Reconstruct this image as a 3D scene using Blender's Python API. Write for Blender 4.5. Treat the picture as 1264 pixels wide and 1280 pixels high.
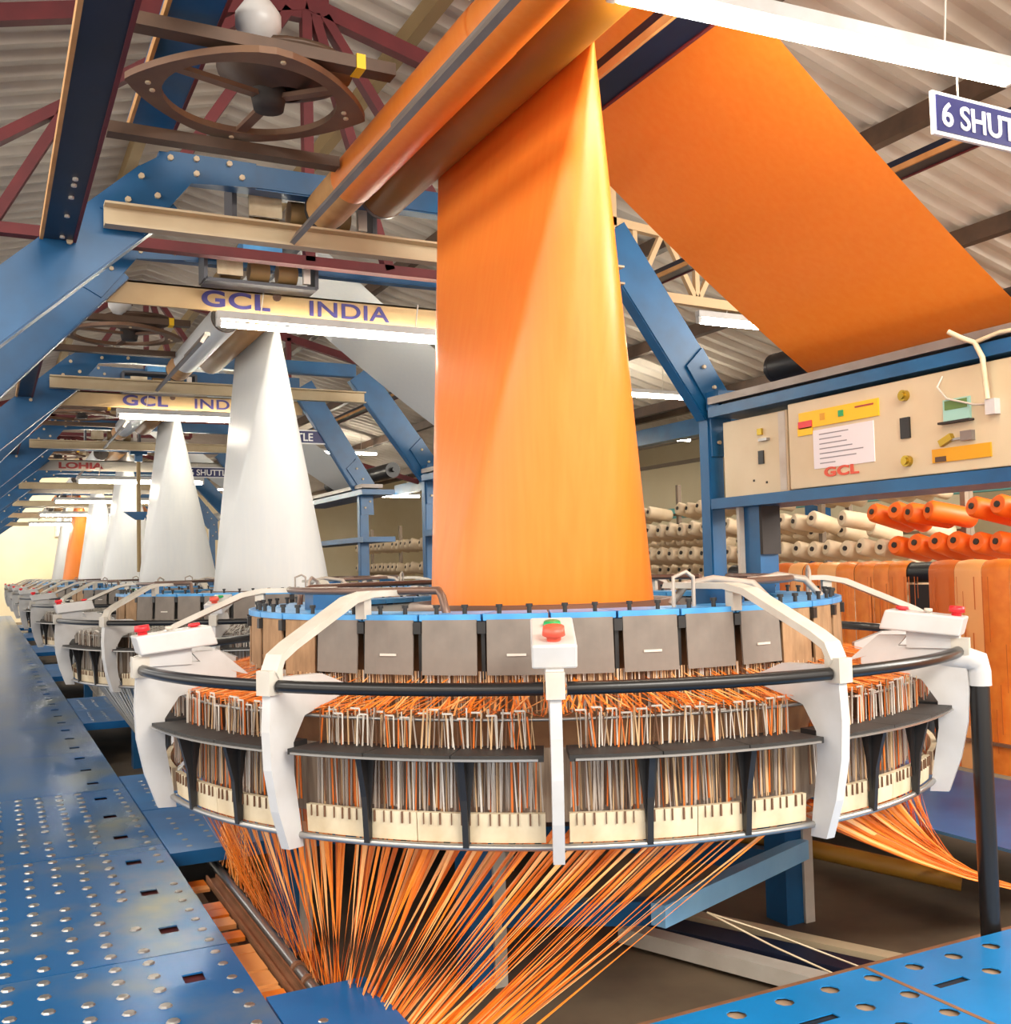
import bpy, bmesh, math, random
from mathutils import Vector, Matrix
random.seed(7)
R = math.radians
S, Cc = (lambda d: math.sin(R(d))), (lambda d: math.cos(R(d)))
scene = bpy.context.scene
COL = scene.collection
for o in list(bpy.data.objects):
    bpy.data.objects.remove(o)

# ------------------------------------------------------------------ camera
FPX, W, H = 1300.0, 1264, 1280
cam_d = bpy.data.cameras.new('camera')
cam = bpy.data.objects.new('camera', cam_d)
COL.objects.link(cam)
cam_d.sensor_fit = 'VERTICAL'
cam_d.sensor_height = 24
cam_d.lens = FPX / H * 24
cam_d.clip_start = .05
cam_d.clip_end = 200
yaw, pitch, roll = R(26.6), math.atan(66 / 1300), R(1.4)
fw0 = Vector((math.sin(yaw), math.cos(yaw), 0)); rt = Vector((math.cos(yaw), -math.sin(yaw), 0)); upv = Vector((0, 0, 1))
fw = fw0 * math.cos(pitch) + upv * math.sin(pitch)
uu = upv * math.cos(pitch) - fw0 * math.sin(pitch)
r2 = rt * math.cos(roll) - uu * math.sin(roll); u2 = uu * math.cos(roll) + rt * math.sin(roll)
m = Matrix((r2, u2, -fw)).transposed().to_4x4()
m.translation = Vector((-1.733, -3.192, 1.03))
cam.matrix_world = m
scene.camera = cam

# ------------------------------------------------------------------ world and exposure
w = bpy.data.worlds.new('world'); scene.world = w; w.use_nodes = True
bg = w.node_tree.nodes['Background']
bg.inputs[0].default_value = (1.0, .94, .85, 1); bg.inputs[1].default_value = 1.5
vs = scene.view_settings
vs.view_transform = 'Standard'; vs.look = 'None'; vs.gamma = 1; vs.use_curve_mapping = False
vs.exposure = 0.74

def area(name, loc, rot, sx, sy, e, col=(1, .95, .86)):
    l = bpy.data.lights.new(name, 'AREA'); l.shape = 'RECTANGLE'; l.size = sx; l.size_y = sy; l.energy = e; l.color = col
    o = bpy.data.objects.new(name, l); o.location = loc; o.rotation_euler = rot; COL.objects.link(o)
    return o
# fill lights added above the walkway, creels and far end, outside the view
area('fill_light', (-4.2, -1.5, 3.15), (0, R(-25), 0), 1.2, 9, 150)
area('fill_light', (1.2, -6.0, 3.8), (R(35), 0, 0), 6, 1.4, 420)
area('fill_light', (4.4, -2.6, 3.0), (0, R(12), 0), 1.2, 4, 160)
area('fill_light', (-4.2, 14, 3.15), (0, R(-25), 0), 1.2, 14, 190)
area('fill_light', (-.5, 26.4, 3.9), (R(25), 0, 0), 4, 1.2, 190)
area('fill_light', (6.6, -2.2, 2.9), (R(55), 0, 0), 3, 1.5, 420)

# ------------------------------------------------------------------ materials
def lin(h):
    v = [int(h[i:i + 2], 16) / 255 for i in (0, 2, 4)]
    return tuple([c / 12.92 if c <= .04045 else ((c + .055) / 1.055) ** 2.4 for c in v]) + (1,)
def mat(name, hx, rough=.5, metal=0, hx2=None, scale=6, coat=0, bump=0, stretch=None, lo=.35, hi=.7):
    mt = bpy.data.materials.new(name); mt.use_nodes = True
    nt = mt.node_tree; b = nt.nodes['Principled BSDF']
    b.inputs['Roughness'].default_value = rough; b.inputs['Metallic'].default_value = metal
    b.inputs['Coat Weight'].default_value = coat
    b.inputs['Base Color'].default_value = lin(hx)
    if hx2 or bump:
        tc = nt.nodes.new('ShaderNodeTexCoord'); mp = nt.nodes.new('ShaderNodeMapping')
        nt.links.new(tc.outputs['Object'], mp.inputs[0])
        if stretch: mp.inputs['Scale'].default_value = stretch
        n = nt.nodes.new('ShaderNodeTexNoise'); n.inputs['Scale'].default_value = scale; n.inputs['Detail'].default_value = 5
        nt.links.new(mp.outputs[0], n.inputs['Vector'])
        if hx2:
            cr = nt.nodes.new('ShaderNodeValToRGB')
            cr.color_ramp.elements[0].color = lin(hx); cr.color_ramp.elements[1].color = lin(hx2)
            cr.color_ramp.elements[0].position = lo; cr.color_ramp.elements[1].position = hi
            nt.links.new(n.outputs[0], cr.inputs[0]); nt.links.new(cr.outputs[0], b.inputs['Base Color'])
        if bump:
            bp = nt.nodes.new('ShaderNodeBump'); bp.inputs['Strength'].default_value = bump; bp.inputs['Distance'].default_value = .01
            nt.links.new(n.outputs[0], bp.inputs['Height']); nt.links.new(bp.outputs[0], b.inputs['Normal'])
    return mt
def emit(name, hx, s):
    mt = bpy.data.materials.new(name); mt.use_nodes = True
    b = mt.node_tree.nodes['Principled BSDF']
    b.inputs['Base Color'].default_value = lin(hx)
    b.inputs['Emission Color'].default_value = lin(hx); b.inputs['Emission Strength'].default_value = s
    return mt
def fabric_mat(name, hx, hx2, trans):
    mt = bpy.data.materials.new(name); mt.use_nodes = True
    nt = mt.node_tree; b = nt.nodes['Principled BSDF']; out = nt.nodes['Material Output']
    b.inputs['Roughness'].default_value = .36
    b.inputs['Specular IOR Level'].default_value = .6
    tc = nt.nodes.new('ShaderNodeTexCoord'); mp = nt.nodes.new('ShaderNodeMapping')
    mp.inputs['Scale'].default_value = (40, 40, 1.2)
    nt.links.new(tc.outputs['Object'], mp.inputs[0])
    n = nt.nodes.new('ShaderNodeTexNoise'); n.inputs['Scale'].default_value = 1.0; n.inputs['Detail'].default_value = 3
    nt.links.new(mp.outputs[0], n.inputs['Vector'])
    cr = nt.nodes.new('ShaderNodeValToRGB')
    cr.color_ramp.elements[0].color = lin(hx); cr.color_ramp.elements[1].color = lin(hx2)
    cr.color_ramp.elements[0].position = .3; cr.color_ramp.elements[1].position = .7
    nt.links.new(n.outputs[0], cr.inputs[0]); nt.links.new(cr.outputs[0], b.inputs['Base Color'])
    bp = nt.nodes.new('ShaderNodeBump'); bp.inputs['Strength'].default_value = .05; bp.inputs['Distance'].default_value = .004
    nt.links.new(n.outputs[0], bp.inputs['Height']); nt.links.new(bp.outputs[0], b.inputs['Normal'])
    t = nt.nodes.new('ShaderNodeBsdfTranslucent'); nt.links.new(cr.outputs[0], t.inputs[0])
    mx = nt.nodes.new('ShaderNodeMixShader'); mx.inputs[0].default_value = trans
    nt.links.new(b.outputs[0], mx.inputs[1]); nt.links.new(t.outputs[0], mx.inputs[2]); nt.links.new(mx.outputs[0], out.inputs[0])
    return mt

M = dict(
    orange_fab=fabric_mat('orange_fabric', 'FC8C2C', 'FE9436', .2),
    white_fab=fabric_mat('white_fabric', 'E9EAEB', 'EDEDEC', .2),
    blue=mat('blue_paint', '0C5A8E', .36, 0, '0A4A76', 5),
    blue_lt=mat('light_blue_paint', '4C9FDC', .35, 0, '3A86C4', 9),
    blue_plate=mat('blue_plate_paint', '1470B4', .30, .25, '0E5A98', 3),
    blue_bright=mat('bright_blue_plate_paint', '1C86CC', .3, .15, '1776B4', 3),
    beam_lt=mat('pale_blue_paint', '8CC0E6', .4, 0, '78AEDA', 6),
    slot_shade=mat('slot_shade_red', '4E1A16', .6),
    tray=mat('dusty_tray', 'A58A70', .7, 0, '8C725A', 9),
    blue_worn=mat('worn_blue_plate_paint', '0F64A4', .26, .3, '77827C', 2.2, lo=.5, hi=.74, stretch=(1, .8, 1)),
    navy=mat('dark_navy_paint', '141C34', .4, 0, '0C1226', 5),
    beige=mat('beige_paint', 'CDBB9A', .45, 0, 'BFA987', 4),
    beige_box=mat('control_box_paint', 'D3C3A4', .4, 0, 'C8B693', 3),
    board=mat('sign_board_paint', 'BE9F72', .5, 0, 'B08F62', 4),
    board_white=mat('white_board_paint', 'BDB5A8', .5),
    brown=mat('brown_steel', '5E4636', .5, .2, '4A382C', 7),
    ringbrown=mat('bracket_brown', '7A5A42', .45, .2, '68493a', 7),
    card=mat('cardboard', 'C9975F', .75, 0, 'B5824C', 10),
    rollgold=mat('rubber_roll', '9A6418', .5, 0, 'A9721E', 3),
    bar=mat('dull_flat_steel', '8E8580', .45, .45, '7C726C', 6),
    darkred=mat('red_oxide_paint', '6A2024', .6, 0, '54181E', 5),
    lamplit_steel=mat('lamplit_steel', 'D9B98E', .6),
    roof=mat('roof_sheet', 'DCD2C6', .6, 0, 'BEB0A0', 1.5, stretch=(1, .25, 1)),
    purlin=mat('purlin_paint', '9C8258', .6),
    concrete=mat('pit_concrete', '70604C', .6, 0, '4E4034', 3),
    cream_wall=mat('cream_wall', 'F2E2BE', .8, 0, 'E8D4AA', .8),
    white=mat('white_paint', 'C8C6C5', .35, 0, 'BAB6B2', 8),
    offwhite=mat('offwhite_paint', 'C6BFB4', .45, 0, 'B4AA9C', 8),
    black=mat('black_rubber', '1E1C1C', .42),
    blacktube=mat('black_tube', '1C1A1A', .3, .1),
    pad=mat('charcoal_rubber', '2A2827', .6, 0, '1E1C1B', 14),
    matgrey=mat('grey_curtain', '857B72', .75, 0, '736A63', 9),
    mattan=mat('tan_curtain', 'A88460', .75, 0, '8A6B4C', 12, stretch=(3, 3, 1)),
    comb=mat('ivory_comb', 'DCCBAC', .5, 0, 'C4AE8C', 12),
    steel=mat('steel', 'A8A5A2', .3, .8),
    wire_grey=mat('wire_grey', 'AEA094', .45, .3),
    wire_tan=mat('wire_tan', 'CBA67C', .5),
    wire_dark=mat('wire_dark', '6A4830', .6),
    wire_pale=mat('wire_pale', 'D8CFC4', .35, .2),
    tape=mat('orange_tape', 'FA8E2C', .4, 0, 'EE7A1A', 20),
    tape_b=mat('deep_orange_tape', 'D96A18', .45),
    tape_c=mat('pale_orange_tape', 'FBB068', .35),
    drum=mat('heald_drum', '9A7048', .7, 0, '7A5636', 10),
    screen=mat('inner_screen', 'A08C76', .7, 0, '7A6450', 30, stretch=(3, 3, .05)),
    table=mat('table_brown', '4A3A30', .5),
    pipe=mat('pipe_brown', '6E5346', .35, .3),
    red=mat('red_button', 'D8202A', .35),
    coral=mat('faded_red_button', 'E0553F', .4),
    green=mat('green_button', '159A55', .35),
    yellow=mat('yellow_sticker', 'F4C20C', .5),
    amber=mat('amber_sticker', 'D89A10', .5),
    paper=mat('paper', 'E6E4EA', .7),
    inkgrey=mat('ink_grey', '8E8C94', .7),
    textblue=mat('text_blue', '3A3470', .6),
    textred=mat('text_red', 'A8403C', .6),
    fadedred=mat('text_faded_red', 'D85A44', .6),
    signblue=mat('sign_blue', '17175C', .4),
    textwhite=mat('text_white', 'F4F2F2', .4),
    lcd=mat('lcd_teal', '9AC8BE', .3), lcdg=mat('lcd_green', '5E7E3E', .3),
    brass=mat('brass', 'B89A3A', .3, .8),
    greyframe=mat('grey_frame', '55565C', .5, .2),
    motor=mat('motor_tan', '9A7A50', .5),
    teal=mat('teal_beam', '5FA8A4', .5),
    bobbin=mat('cream_bobbin', 'E2CBAC', .6, 0, 'D2B894', 6),
    bobbin_o=mat('orange_bobbin', 'F06A14', .5),
    core=mat('dark_core', '2E2622', .7),
    rack=mat('rack_steel', '7C6A58', .5, .3),
    yellowpipe=mat('ochre_pipe', 'A87A26', .5),
    channel=mat('channel_brown', '9A6E50', .55, .2, '7E583E', 8),
    tubeglow=emit('tube_glow', 'FFF6E0', 56),
    window_glow=emit('window_glow', 'FFF4DC', 3.5),
)
WHITE_MAP = {'orange_tape': mat('white_tape', 'C9C4BC', .4), 'deep_orange_tape': mat('grey_tape', 'A39C94', .45),
             'pale_orange_tape': mat('pale_tape', 'DAD6D0', .35), 'orange_fabric': M['white_fab'], 'heald_drum': mat('grey_drum', '6A655F', .7),
             'wire_tan': mat('wire_beige', 'B5AA9C', .5)}

# ------------------------------------------------------------------ mesh helpers
class MB:
    def __init__(s): s.v = []; s.f = []; s.m = []; s.sm = []
    def add(s, v, f, mi=0, smooth=False):
        b = len(s.v); s.v += [tuple(p) for p in v]
        for q in f: s.f.append([b + i for i in q]); s.m.append(mi); s.sm.append(smooth)
        return s
    def box(s, c, d, rot=None, mi=0):
        x, y, z = d[0] / 2, d[1] / 2, d[2] / 2
        vs_ = [Vector(p) for p in ((-x, -y, -z), (x, -y, -z), (x, y, -z), (-x, y, -z), (-x, -y, z), (x, -y, z), (x, y, z), (-x, y, z))]
        if rot is not None: vs_ = [rot @ p for p in vs_]
        return s.add([Vector(c) + p for p in vs_], [(3, 2, 1, 0), (4, 5, 6, 7), (0, 1, 5, 4), (1, 2, 6, 5), (2, 3, 7, 6), (3, 0, 4, 7)], mi)
    def bb(s, x0, x1, y0, y1, z0, z1, mi=0):
        return s.box(((x0 + x1) / 2, (y0 + y1) / 2, (z0 + z1) / 2), (x1 - x0, y1 - y0, z1 - z0), None, mi)
    def beam(s, p0, p1, w, h, up=(0, 0, 1), mi=0):
        p0, p1 = Vector(p0), Vector(p1); d = (p1 - p0); L = d.length; d.normalize()
        u = Vector(up); sx = d.cross(u)
        if sx.length < 1e-4: sx = d.cross(Vector((1, 0, 0)))
        sx.normalize(); u = sx.cross(d)
        return s.box((p0 + p1) / 2, (w, L, h), Matrix((sx, d, u)).transposed(), mi)
    def tube(s, pts, r, n=8, cap=True, mi=0):
        pts = [Vector(p) for p in pts]; rings = []
        t = (pts[1] - pts[0]).normalized(); a = t.orthogonal().normalized()
        for i, p in enumerate(pts):
            if i == 0: t = pts[1] - pts[0]
            elif i == len(pts) - 1: t = pts[-1] - pts[-2]
            else: t = (pts[i + 1] - p).normalized() + (p - pts[i - 1]).normalized()
            t.normalize(); a = (a - t * a.dot(t)).normalized(); b = t.cross(a)
            rr = r[i] if isinstance(r, (list, tuple)) else r
            rings.append([p + (a * math.cos(2 * math.pi * k / n) + b * math.sin(2 * math.pi * k / n)) * rr for k in range(n)])
        v = [q for g in rings for q in g]; f = []
        for i in range(len(rings) - 1):
            for k in range(n):
                f.append((i * n + k, i * n + (k + 1) % n, (i + 1) * n + (k + 1) % n, (i + 1) * n + k))
        s.add(v, f, mi, True)
        if cap:
            s.add(rings[0], [tuple(range(n))[::-1]], mi); s.add(rings[-1], [tuple(range(n))], mi)
        return s
    def lathe(s, prof, c, n=24, mi=0, smooth=True, rot=None):
        v = []; f = []
        for (r, z) in prof:
            for k in range(n):
                p = Vector((r * math.cos(2 * math.pi * k / n), r * math.sin(2 * math.pi * k / n), z))
                if rot is not None: p = rot @ p
                v.append(Vector(c) + p)
        for i in range(len(prof) - 1):
            for k in range(n):
                f.append((i * n + k, i * n + (k + 1) % n, (i + 1) * n + (k + 1) % n, (i + 1) * n + k))
        return s.add(v, f, mi, smooth)
    def prism(s, poly, fn, t0, t1, mi=0):
        """poly of 2-D points, fn(a, b, t) -> 3-D"""
        n = len(poly)
        v = [fn(a, b, t0) for a, b in poly] + [fn(a, b, t1) for a, b in poly]
        f = [tuple(range(n))[::-1], tuple(range(n, 2 * n))] + [(i, (i + 1) % n, n + (i + 1) % n, n + i) for i in range(n)]
        return s.add(v, f, mi)
    def sector(s, r0, r1, z0, z1, a0, a1, n=4, r0t=None, r1t=None, mi=0):
        """curved block; r0t/r1t radii at the top"""
        r0t = r0 if r0t is None else r0t; r1t = r1 if r1t is None else r1t
        v = []; f = []
        for i in range(n + 1):
            a = a0 + (a1 - a0) * i / n; c, q = Cc(a), S(a)
            v += [(r0 * c, r0 * q, z0), (r1 * c, r1 * q, z0), (r1t * c, r1t * q, z1), (r0t * c, r0t * q, z1)]
        for i in range(n):
            b = i * 4
            for k in range(4): f.append((b + k, b + 4 + k, b + 4 + (k + 1) % 4, b + (k + 1) % 4))
        f += [(0, 1, 2, 3), (n * 4 + 3, n * 4 + 2, n * 4 + 1, n * 4)]
        return s.add(v, f, mi)
    def mesh(s, name, mats):
        me = bpy.data.meshes.new(name); me.from_pydata(s.v, [], s.f); me.update()
        for q in (mats if isinstance(mats, (list, tuple)) else [mats]): me.materials.append(q)
        me.polygons.foreach_set('material_index', s.m); me.polygons.foreach_set('use_smooth', s.sm)
        bm = bmesh.new(); bm.from_mesh(me); bmesh.ops.recalc_face_normals(bm, faces=bm.faces); bm.to_mesh(me); bm.free()
        return me
    def obj(s, name, mats, parent=None, kind=None, bevel=0, label=None):
        o = bpy.data.objects.new(name, s.mesh(name, mats)); COL.objects.link(o)
        if parent: o.parent = parent
        if kind: o['kind'] = kind
        if label: o['label'] = label
        if bevel:
            b = o.modifiers.new('bevel', 'BEVEL'); b.width = bevel; b.segments = 2; b.limit_method = 'ANGLE'
        return o
def mo(name, me, parent=None, loc=None, rz=None):
    o = bpy.data.objects.new(name, me); COL.objects.link(o); o.parent = parent
    if loc: o.location = loc
    if rz is not None: o.rotation_euler = (0, 0, rz)
    return o
def thing(name, label, cat, loc=(0, 0, 0), group=None):
    o = bpy.data.objects.new(name, None); COL.objects.link(o); o.location = loc; o.empty_display_size = .1
    o['label'] = label; o['category'] = cat
    if group: o['group'] = group
    return o
def tag(o, label, cat, group=None):
    o['label'] = label; o['category'] = cat
    if group: o['group'] = group
    return o
def struct(o):
    o['kind'] = 'structure'; return o
def text_mesh(name, s, size, ext=.002, bold=0.0, sx=1.0):
    c = bpy.data.curves.new(name, 'FONT'); c.body = s; c.size = size; c.extrude = ext; c.offset = bold; c.align_x = 'LEFT'; c.space_character = sx
    o = bpy.data.objects.new(name, c); COL.objects.link(o)
    bpy.context.view_layer.update()
    me = bpy.data.meshes.new_from_object(o.evaluated_get(bpy.context.evaluated_depsgraph_get()))
    bpy.data.objects.remove(o); me.name = name
    return me
def lettering(me, mt, parent, loc, rot, scale=(1, 1, 1), name='lettering'):
    o = bpy.data.objects.new(name, me); COL.objects.link(o)
    if not me.materials: me.materials.append(mt)
    o.parent = parent; o.location = loc; o.rotation_euler = rot; o.scale = scale
    return o
def copy_tree(o, parent=None, mmap=None, skip=(), loc=None):
    c = o.copy(); COL.objects.link(c)
    if parent: c.parent = parent
    if loc is not None: c.location = loc
    if mmap and c.type == 'MESH':
        for sl in c.material_slots:
            if sl.material and sl.material.name in mmap:
                q = mmap[sl.material.name]; sl.link = 'OBJECT'; sl.material = q
            else:
                q = sl.material; sl.link = 'OBJECT'; sl.material = q
    for ch in list(o.children):
        if ch.name.split('.')[0] in skip: continue
        copy_tree(ch, c, mmap, skip)
    return c
def rotZ(me_fn, a): return Matrix.Rotation(R(a), 4, 'Z')

PITCH = 3.81
NLOOM = 7
ORD = ['nearest', 'second', 'third', 'fourth', 'fifth', 'sixth', 'farthest']

# ================================================================== SETTING
fl = struct(MB().bb(-9, 14, -8, 30, -.36, -.26).obj('floor', M['concrete']))
wf = struct(MB().bb(-9, 14, 29.4, 29.6, -.26, 5.2).obj('wall_far', M['cream_wall']))
wr = struct(MB().bb(13.8, 14, -8, 29.4, -.26, 3.97).obj('wall_right', M['cream_wall']))
# bright window on the far wall
wn = struct(MB().bb(.05, 1.35, 29.33, 29.40, 2.15, 2.75).obj('window_1', M['offwhite']))
MB().bb(.12, 1.28, 29.31, 29.33, 2.2, 2.7).obj('pane', M['window_glow'], wn)
dr = struct(MB().bb(1.25, 1.33, 29.3, 29.4, -.2, 1.95).bb(.55, 1.33, 29.3, 29.4, 1.87, 1.95).obj('door_1', M['brown']))
MB().bb(.6, 1.25, 29.36, 29.4, -.2, 1.87).obj('door_leaf', M['offwhite'], dr)
# corrugated roof, two slopes
def roof_z(x):
    d = abs(x + .1)
    return 4.5 - .26 * d if d < 6 else (2.94 + .26 * (d - 6) if d < 12 else 4.5 - .26 * (d - 12))
def roof():
    b = MB(); v = []; f = []
    ys = []; y = -9.0
    k = 0
    while y < 30:
        ys.append((y, .035 * (1 if k % 4 in (1, 2) else -1))); y += .055; k += 1
    xs = (-9, -6.1, -.1, 5.9, 11.9, 14)
    for (y, dz) in ys:
        for x in xs: v.append((x, y, roof_z(x) + dz * .6))
    n = len(xs)
    for i in range(len(ys) - 1):
        for j in range(n - 1): f.append((i * n + j, i * n + j + 1, (i + 1) * n + j + 1, (i + 1) * n + j))
    b.add(v, f)
    return b
ce = struct(roof().obj('ceiling', M['roof']))
for i in range(18):
    x = -8.4 + i * 1.28
    MB().bb(x - .04, x + .04, -8.5, 29.5, roof_z(x) - .15, roof_z(x) - .03).obj('purlin', M['purlin'] if x < 1 else M['brown'], ce)
# roof trusses of dark red angle iron
def truss(Y, label, mt, zc=2.74, xr=1.5):
    t = thing('roof_truss', label, 'roof truss', (0, Y, 3.2), 'steel roof trusses across the hall')
    def bm(name, a, b, w=.09):
        MB().beam((a[0], 0, a[1] - 3.2), (b[0], 0, b[1] - 3.2), .07, w).obj(name, mt, t)
    ax, az = -.12, 4.22
    bm('rafter', (ax, az), (-6.0, az - 5.88 * .26)); bm('rafter', (ax, az), (5.8, az - 5.92 * .26))
    bm('bottom_chord', (-5.6, zc), (ax, zc), .055); bm('bottom_chord', (ax, zc), (xr, zc), .055)
    k = (az - zc) / 1.48
    for x in (-2.3, -1.1, -.12, .35, .95): bm('web', (ax + .1 * (x - ax), az - .06), (x, zc), .055)
    for x, xb in ((-1.05, -1.72), (-2.2, -1.9), (-2.9, -3.6), (-4.0, -3.8)): bm('strut', (x, az - abs(x - ax) * .26), (xb, zc), .05)
    bm('strut', (xr, zc), (xr, az - abs(xr - ax) * .26), .05)
    MB().bb(ax - .13, ax + .13, -.03, .03, az - 3.30, az - 3.16).obj('gusset_plate', mt, t)
truss(2.4, 'dark red steel roof truss nearest the camera, above the lamp ring', M['darkred'])
truss(8.95, 'second dark red roof truss, radiating struts seen above the first lettered board', M['darkred'])
truss(15.6, 'third roof truss, behind the second lettered board', M['darkred'], 3.4)
truss(22.2, 'farthest roof truss, hidden mostly by the cross beams', M['darkred'], 3.4)
# separate pale truss on the right, lamplight painted in as its cream colour
t = thing('lattice_truss', 'pale lattice truss lit by a tube lamp, between the orange tube and the slanting sheet', 'roof truss', (0, 2.5, 2.7))
MB().beam((1.95, 0, .11), (5.6, 0, .02), .05, .065).obj('bottom_chord', M['lamplit_steel'], t)
for a in range(7):
    x = 2.12 + a * .5
    for dx in (-.24, 0, .24): MB().beam((x, 0, .1 - a * .012), (x + dx, 0, .56 - a * .04), .035, .035).obj('web', M['lamplit_steel'], t)
MB().beam((1.8, 0, .58), (5.6, 0, .25), .05, .055).obj('top_chord', M['lamplit_steel'], t)
for x in (1.95, 5.5): MB().beam((x, 0, .1), (x, 0, roof_z(x) - 2.73), .05, .05).obj('hanger', M['lamplit_steel'], t)

# ------------------------------------------------------------------ floor plates
def dimples(b, xs, ys, z, r=.016, h=.004, mi=0, jit=0.004):
    n = 8
    for x in xs:
        for y in ys:
            if random.random() < .08: continue
            cx, cy = x + random.uniform(-jit, jit), y + random.uniform(-jit, jit)
            v = [(cx + r * 1.25 * math.cos(2 * math.pi * k / n), cy + r * 1.25 * math.sin(2 * math.pi * k / n), z) for k in range(n)]
            v += [(cx + r * math.cos(2 * math.pi * k / n), cy + r * math.sin(2 * math.pi * k / n), z + h) for k in range(n)]
            f = [(k, (k + 1) % n, n + (k + 1) % n, n + k) for k in range(n)] + [tuple(range(n, 2 * n))]
            b.add(v, f, mi, False)
def perforated(b, x0, x1, y0, y1, px, py, z, th, hr, rect=None, fn=None):
    """plate whose every cell has a real hole (8-gon radius hr, or rect half sizes)"""
    nx, ny = max(1, round((x1 - x0) / px)), max(1, round((y1 - y0) / py))
    dx, dy = (x1 - x0) / nx, (y1 - y0) / ny
    for i in range(nx):
        for j in range(ny):
            cx, cy = x0 + (i + .5) * dx, y0 + (j + .5) * dy
            o = [(cx + a * dx / 2, cy + c * dy / 2) for a, c in ((1, 0), (1, 1), (0, 1), (-1, 1), (-1, 0), (-1, -1), (0, -1), (1, -1))]
            rc = rect; q_ = fn(cx, cy, i) if fn else None
            if isinstance(q_, tuple): rc = q_
            if q_ == 'none':
                b.add([(p[0], p[1], z) for p in o], [tuple(range(8))]); continue
            if rc: h = [(cx + a * rc[0], cy + c * rc[1]) for a, c in ((1, 0), (1, 1), (0, 1), (-1, 1), (-1, 0), (-1, -1), (0, -1), (1, -1))]
            else: h = [(cx + hr * math.cos(k * math.pi / 4), cy + hr * math.sin(k * math.pi / 4)) for k in range(8)]
            v = [(p[0], p[1], z) for p in o] + [(p[0], p[1], z) for p in h] + [(p[0], p[1], z - th) for p in h]
            f = []
            for k in range(8):
                q = (k + 1) % 8
                f += [(k, q, 8 + q, 8 + k), (8 + k, 8 + q, 16 + q, 16 + k)]
            b.add(v, f)
    # edges
    b.add([(x0, y0, z), (x1, y0, z), (x1, y1, z), (x0, y1, z), (x0, y0, z - th), (x1, y0, z - th), (x1, y1, z - th), (x0, y1, z - th)],
          [(0, 1, 5, 4), (1, 2, 6, 5), (2, 3, 7, 6), (3, 0, 4, 7)])
seen_pl = {}
pl_names = ['in the bottom left corner', 'second from the front', 'third from the front', 'fourth from the front', 'fifth from the front']
for i in range(-2, 24):
    y0 = -.2 + (i - 1) * 1.2; y1 = y0 + 1.2 - .006
    root = thing('walkway_plate', '', 'floor plate', (-1.9, (y0 + y1) / 2, 0), 'blue walkway plates')
    if i <= 0: lab = 'blue dimpled walkway plate beneath the frame edge, %s one' % ('outer' if i < -1 else 'inner') if i < 0 else 'blue walkway plate in the bottom left corner, dotted with shiny dimples'
    elif i < 5: lab = 'blue walkway plate with edge slots, %s along the aisle' % ['second', 'third', 'fourth', 'fifth'][i - 1]
    else:
        kk = min(NLOOM - 1, int(((y0 + y1) / 2 + 1.9) / PITCH)); n_ = seen_pl.get(kk, 0); seen_pl[kk] = n_ + 1
        lab = 'blue walkway plate beside the %s loom, %s of the plates there' % (ORD[kk], ['first', 'second', 'third', 'fourth', 'fifth', 'sixth'][n_])
    root['label'] = lab
    cx, cy = -1.9, (y0 + y1) / 2
    b = MB()
    b.bb(-2.7 - cx, -1.3 - cx, y0 - cy, y1 - cy, -.02, 0)
    # slotted edge column: three slots per plate, 0.4 m apart
    perforated(b, -1.3 - cx, -1.215 - cx, y0 - cy, y1 - cy, .2, .4, 0, .004, 0, rect=(.026, .03))
    b.bb(-1.215 - cx, -1.13 - cx, y0 - cy, y1 - cy, -.02, 0)
    b.bb(-1.136 - cx, -1.13 - cx, y0 - cy, y1 - cy, -.05, -.02)
    b.obj('deck', M['blue_worn'], root)
    MB().bb(-1.31 - cx, -1.205 - cx, y0 - cy, y1 - cy, -.06, -.011).obj('slot_shade_strip', M['slot_shade'], root)  # strip added close under the slots, its dark red stands for their shade
    if y1 < 2.5:
        d = MB()
        dimples(d, [-1.345 - .085 * k - cx for k in range(7)], [y0 + .05 + .1 * k - cy for k in range(12)], 0, .0135)
        dimples(d, [-1.175 - cx], [y0 + .05 + .1 * k - cy for k in range(12)], 0, .011, .003)
        d.obj('dimples', M['steel'], root, 'stuff')

def plate(label, x0, x1, y0, y1, z=0, mt='blue_plate', dots=None, lip=True):
    cx, cy = (x0 + x1) / 2, (y0 + y1) / 2
    r = thing('floor_plate', label, 'floor plate', (cx, cy, z))
    b = MB().bb(x0 - cx, x1 - cx, y0 - cy, y1 - cy, -.012, 0)
    if lip: b.bb(x0 - cx, x1 - cx, y0 - cy, y0 - cy + .01, -.05, -.012)
    b.obj('deck', M[mt], r)
    if dots:
        d = MB(); dimples(d, [x0 + .08 + .1 * k - cx for k in range(int((x1 - x0 - .1) / .1))], [y0 + .08 + .1 * k - cy for k in range(int((y1 - y0 - .1) / .1))], 0, .01, .002)
        d.obj('dimples', M['steel'], r, 'stuff')
    return r
for k in range(NLOOM - 1):
    y0 = .84 + k * PITCH
    q = ORD[k]
    plate('blue cross plate beside the walkway, front one behind the %s loom' % q, -1.125, -.2, y0, y0 + .78, dots=(k < 2))
    plate('blue cross plate beside the walkway, rear one behind the %s loom' % q, -1.125, -.2, y0 + .79, y0 + 1.66, dots=(k < 2))
    plate('grey blue plate between pits on the right of the %s loom' % q, -.19, 1.44, y0, y0 + 1.66)
plate('small blue plate at the bottom edge, left of the tape fan', -1.125, -.875, -1.9, -.62, dots=True)
plate('faded blue deck plate on the right, in front of the orange tape curtain', 1.45, 2.42, -.84, 5.0, mt='blue_plate')
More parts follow.
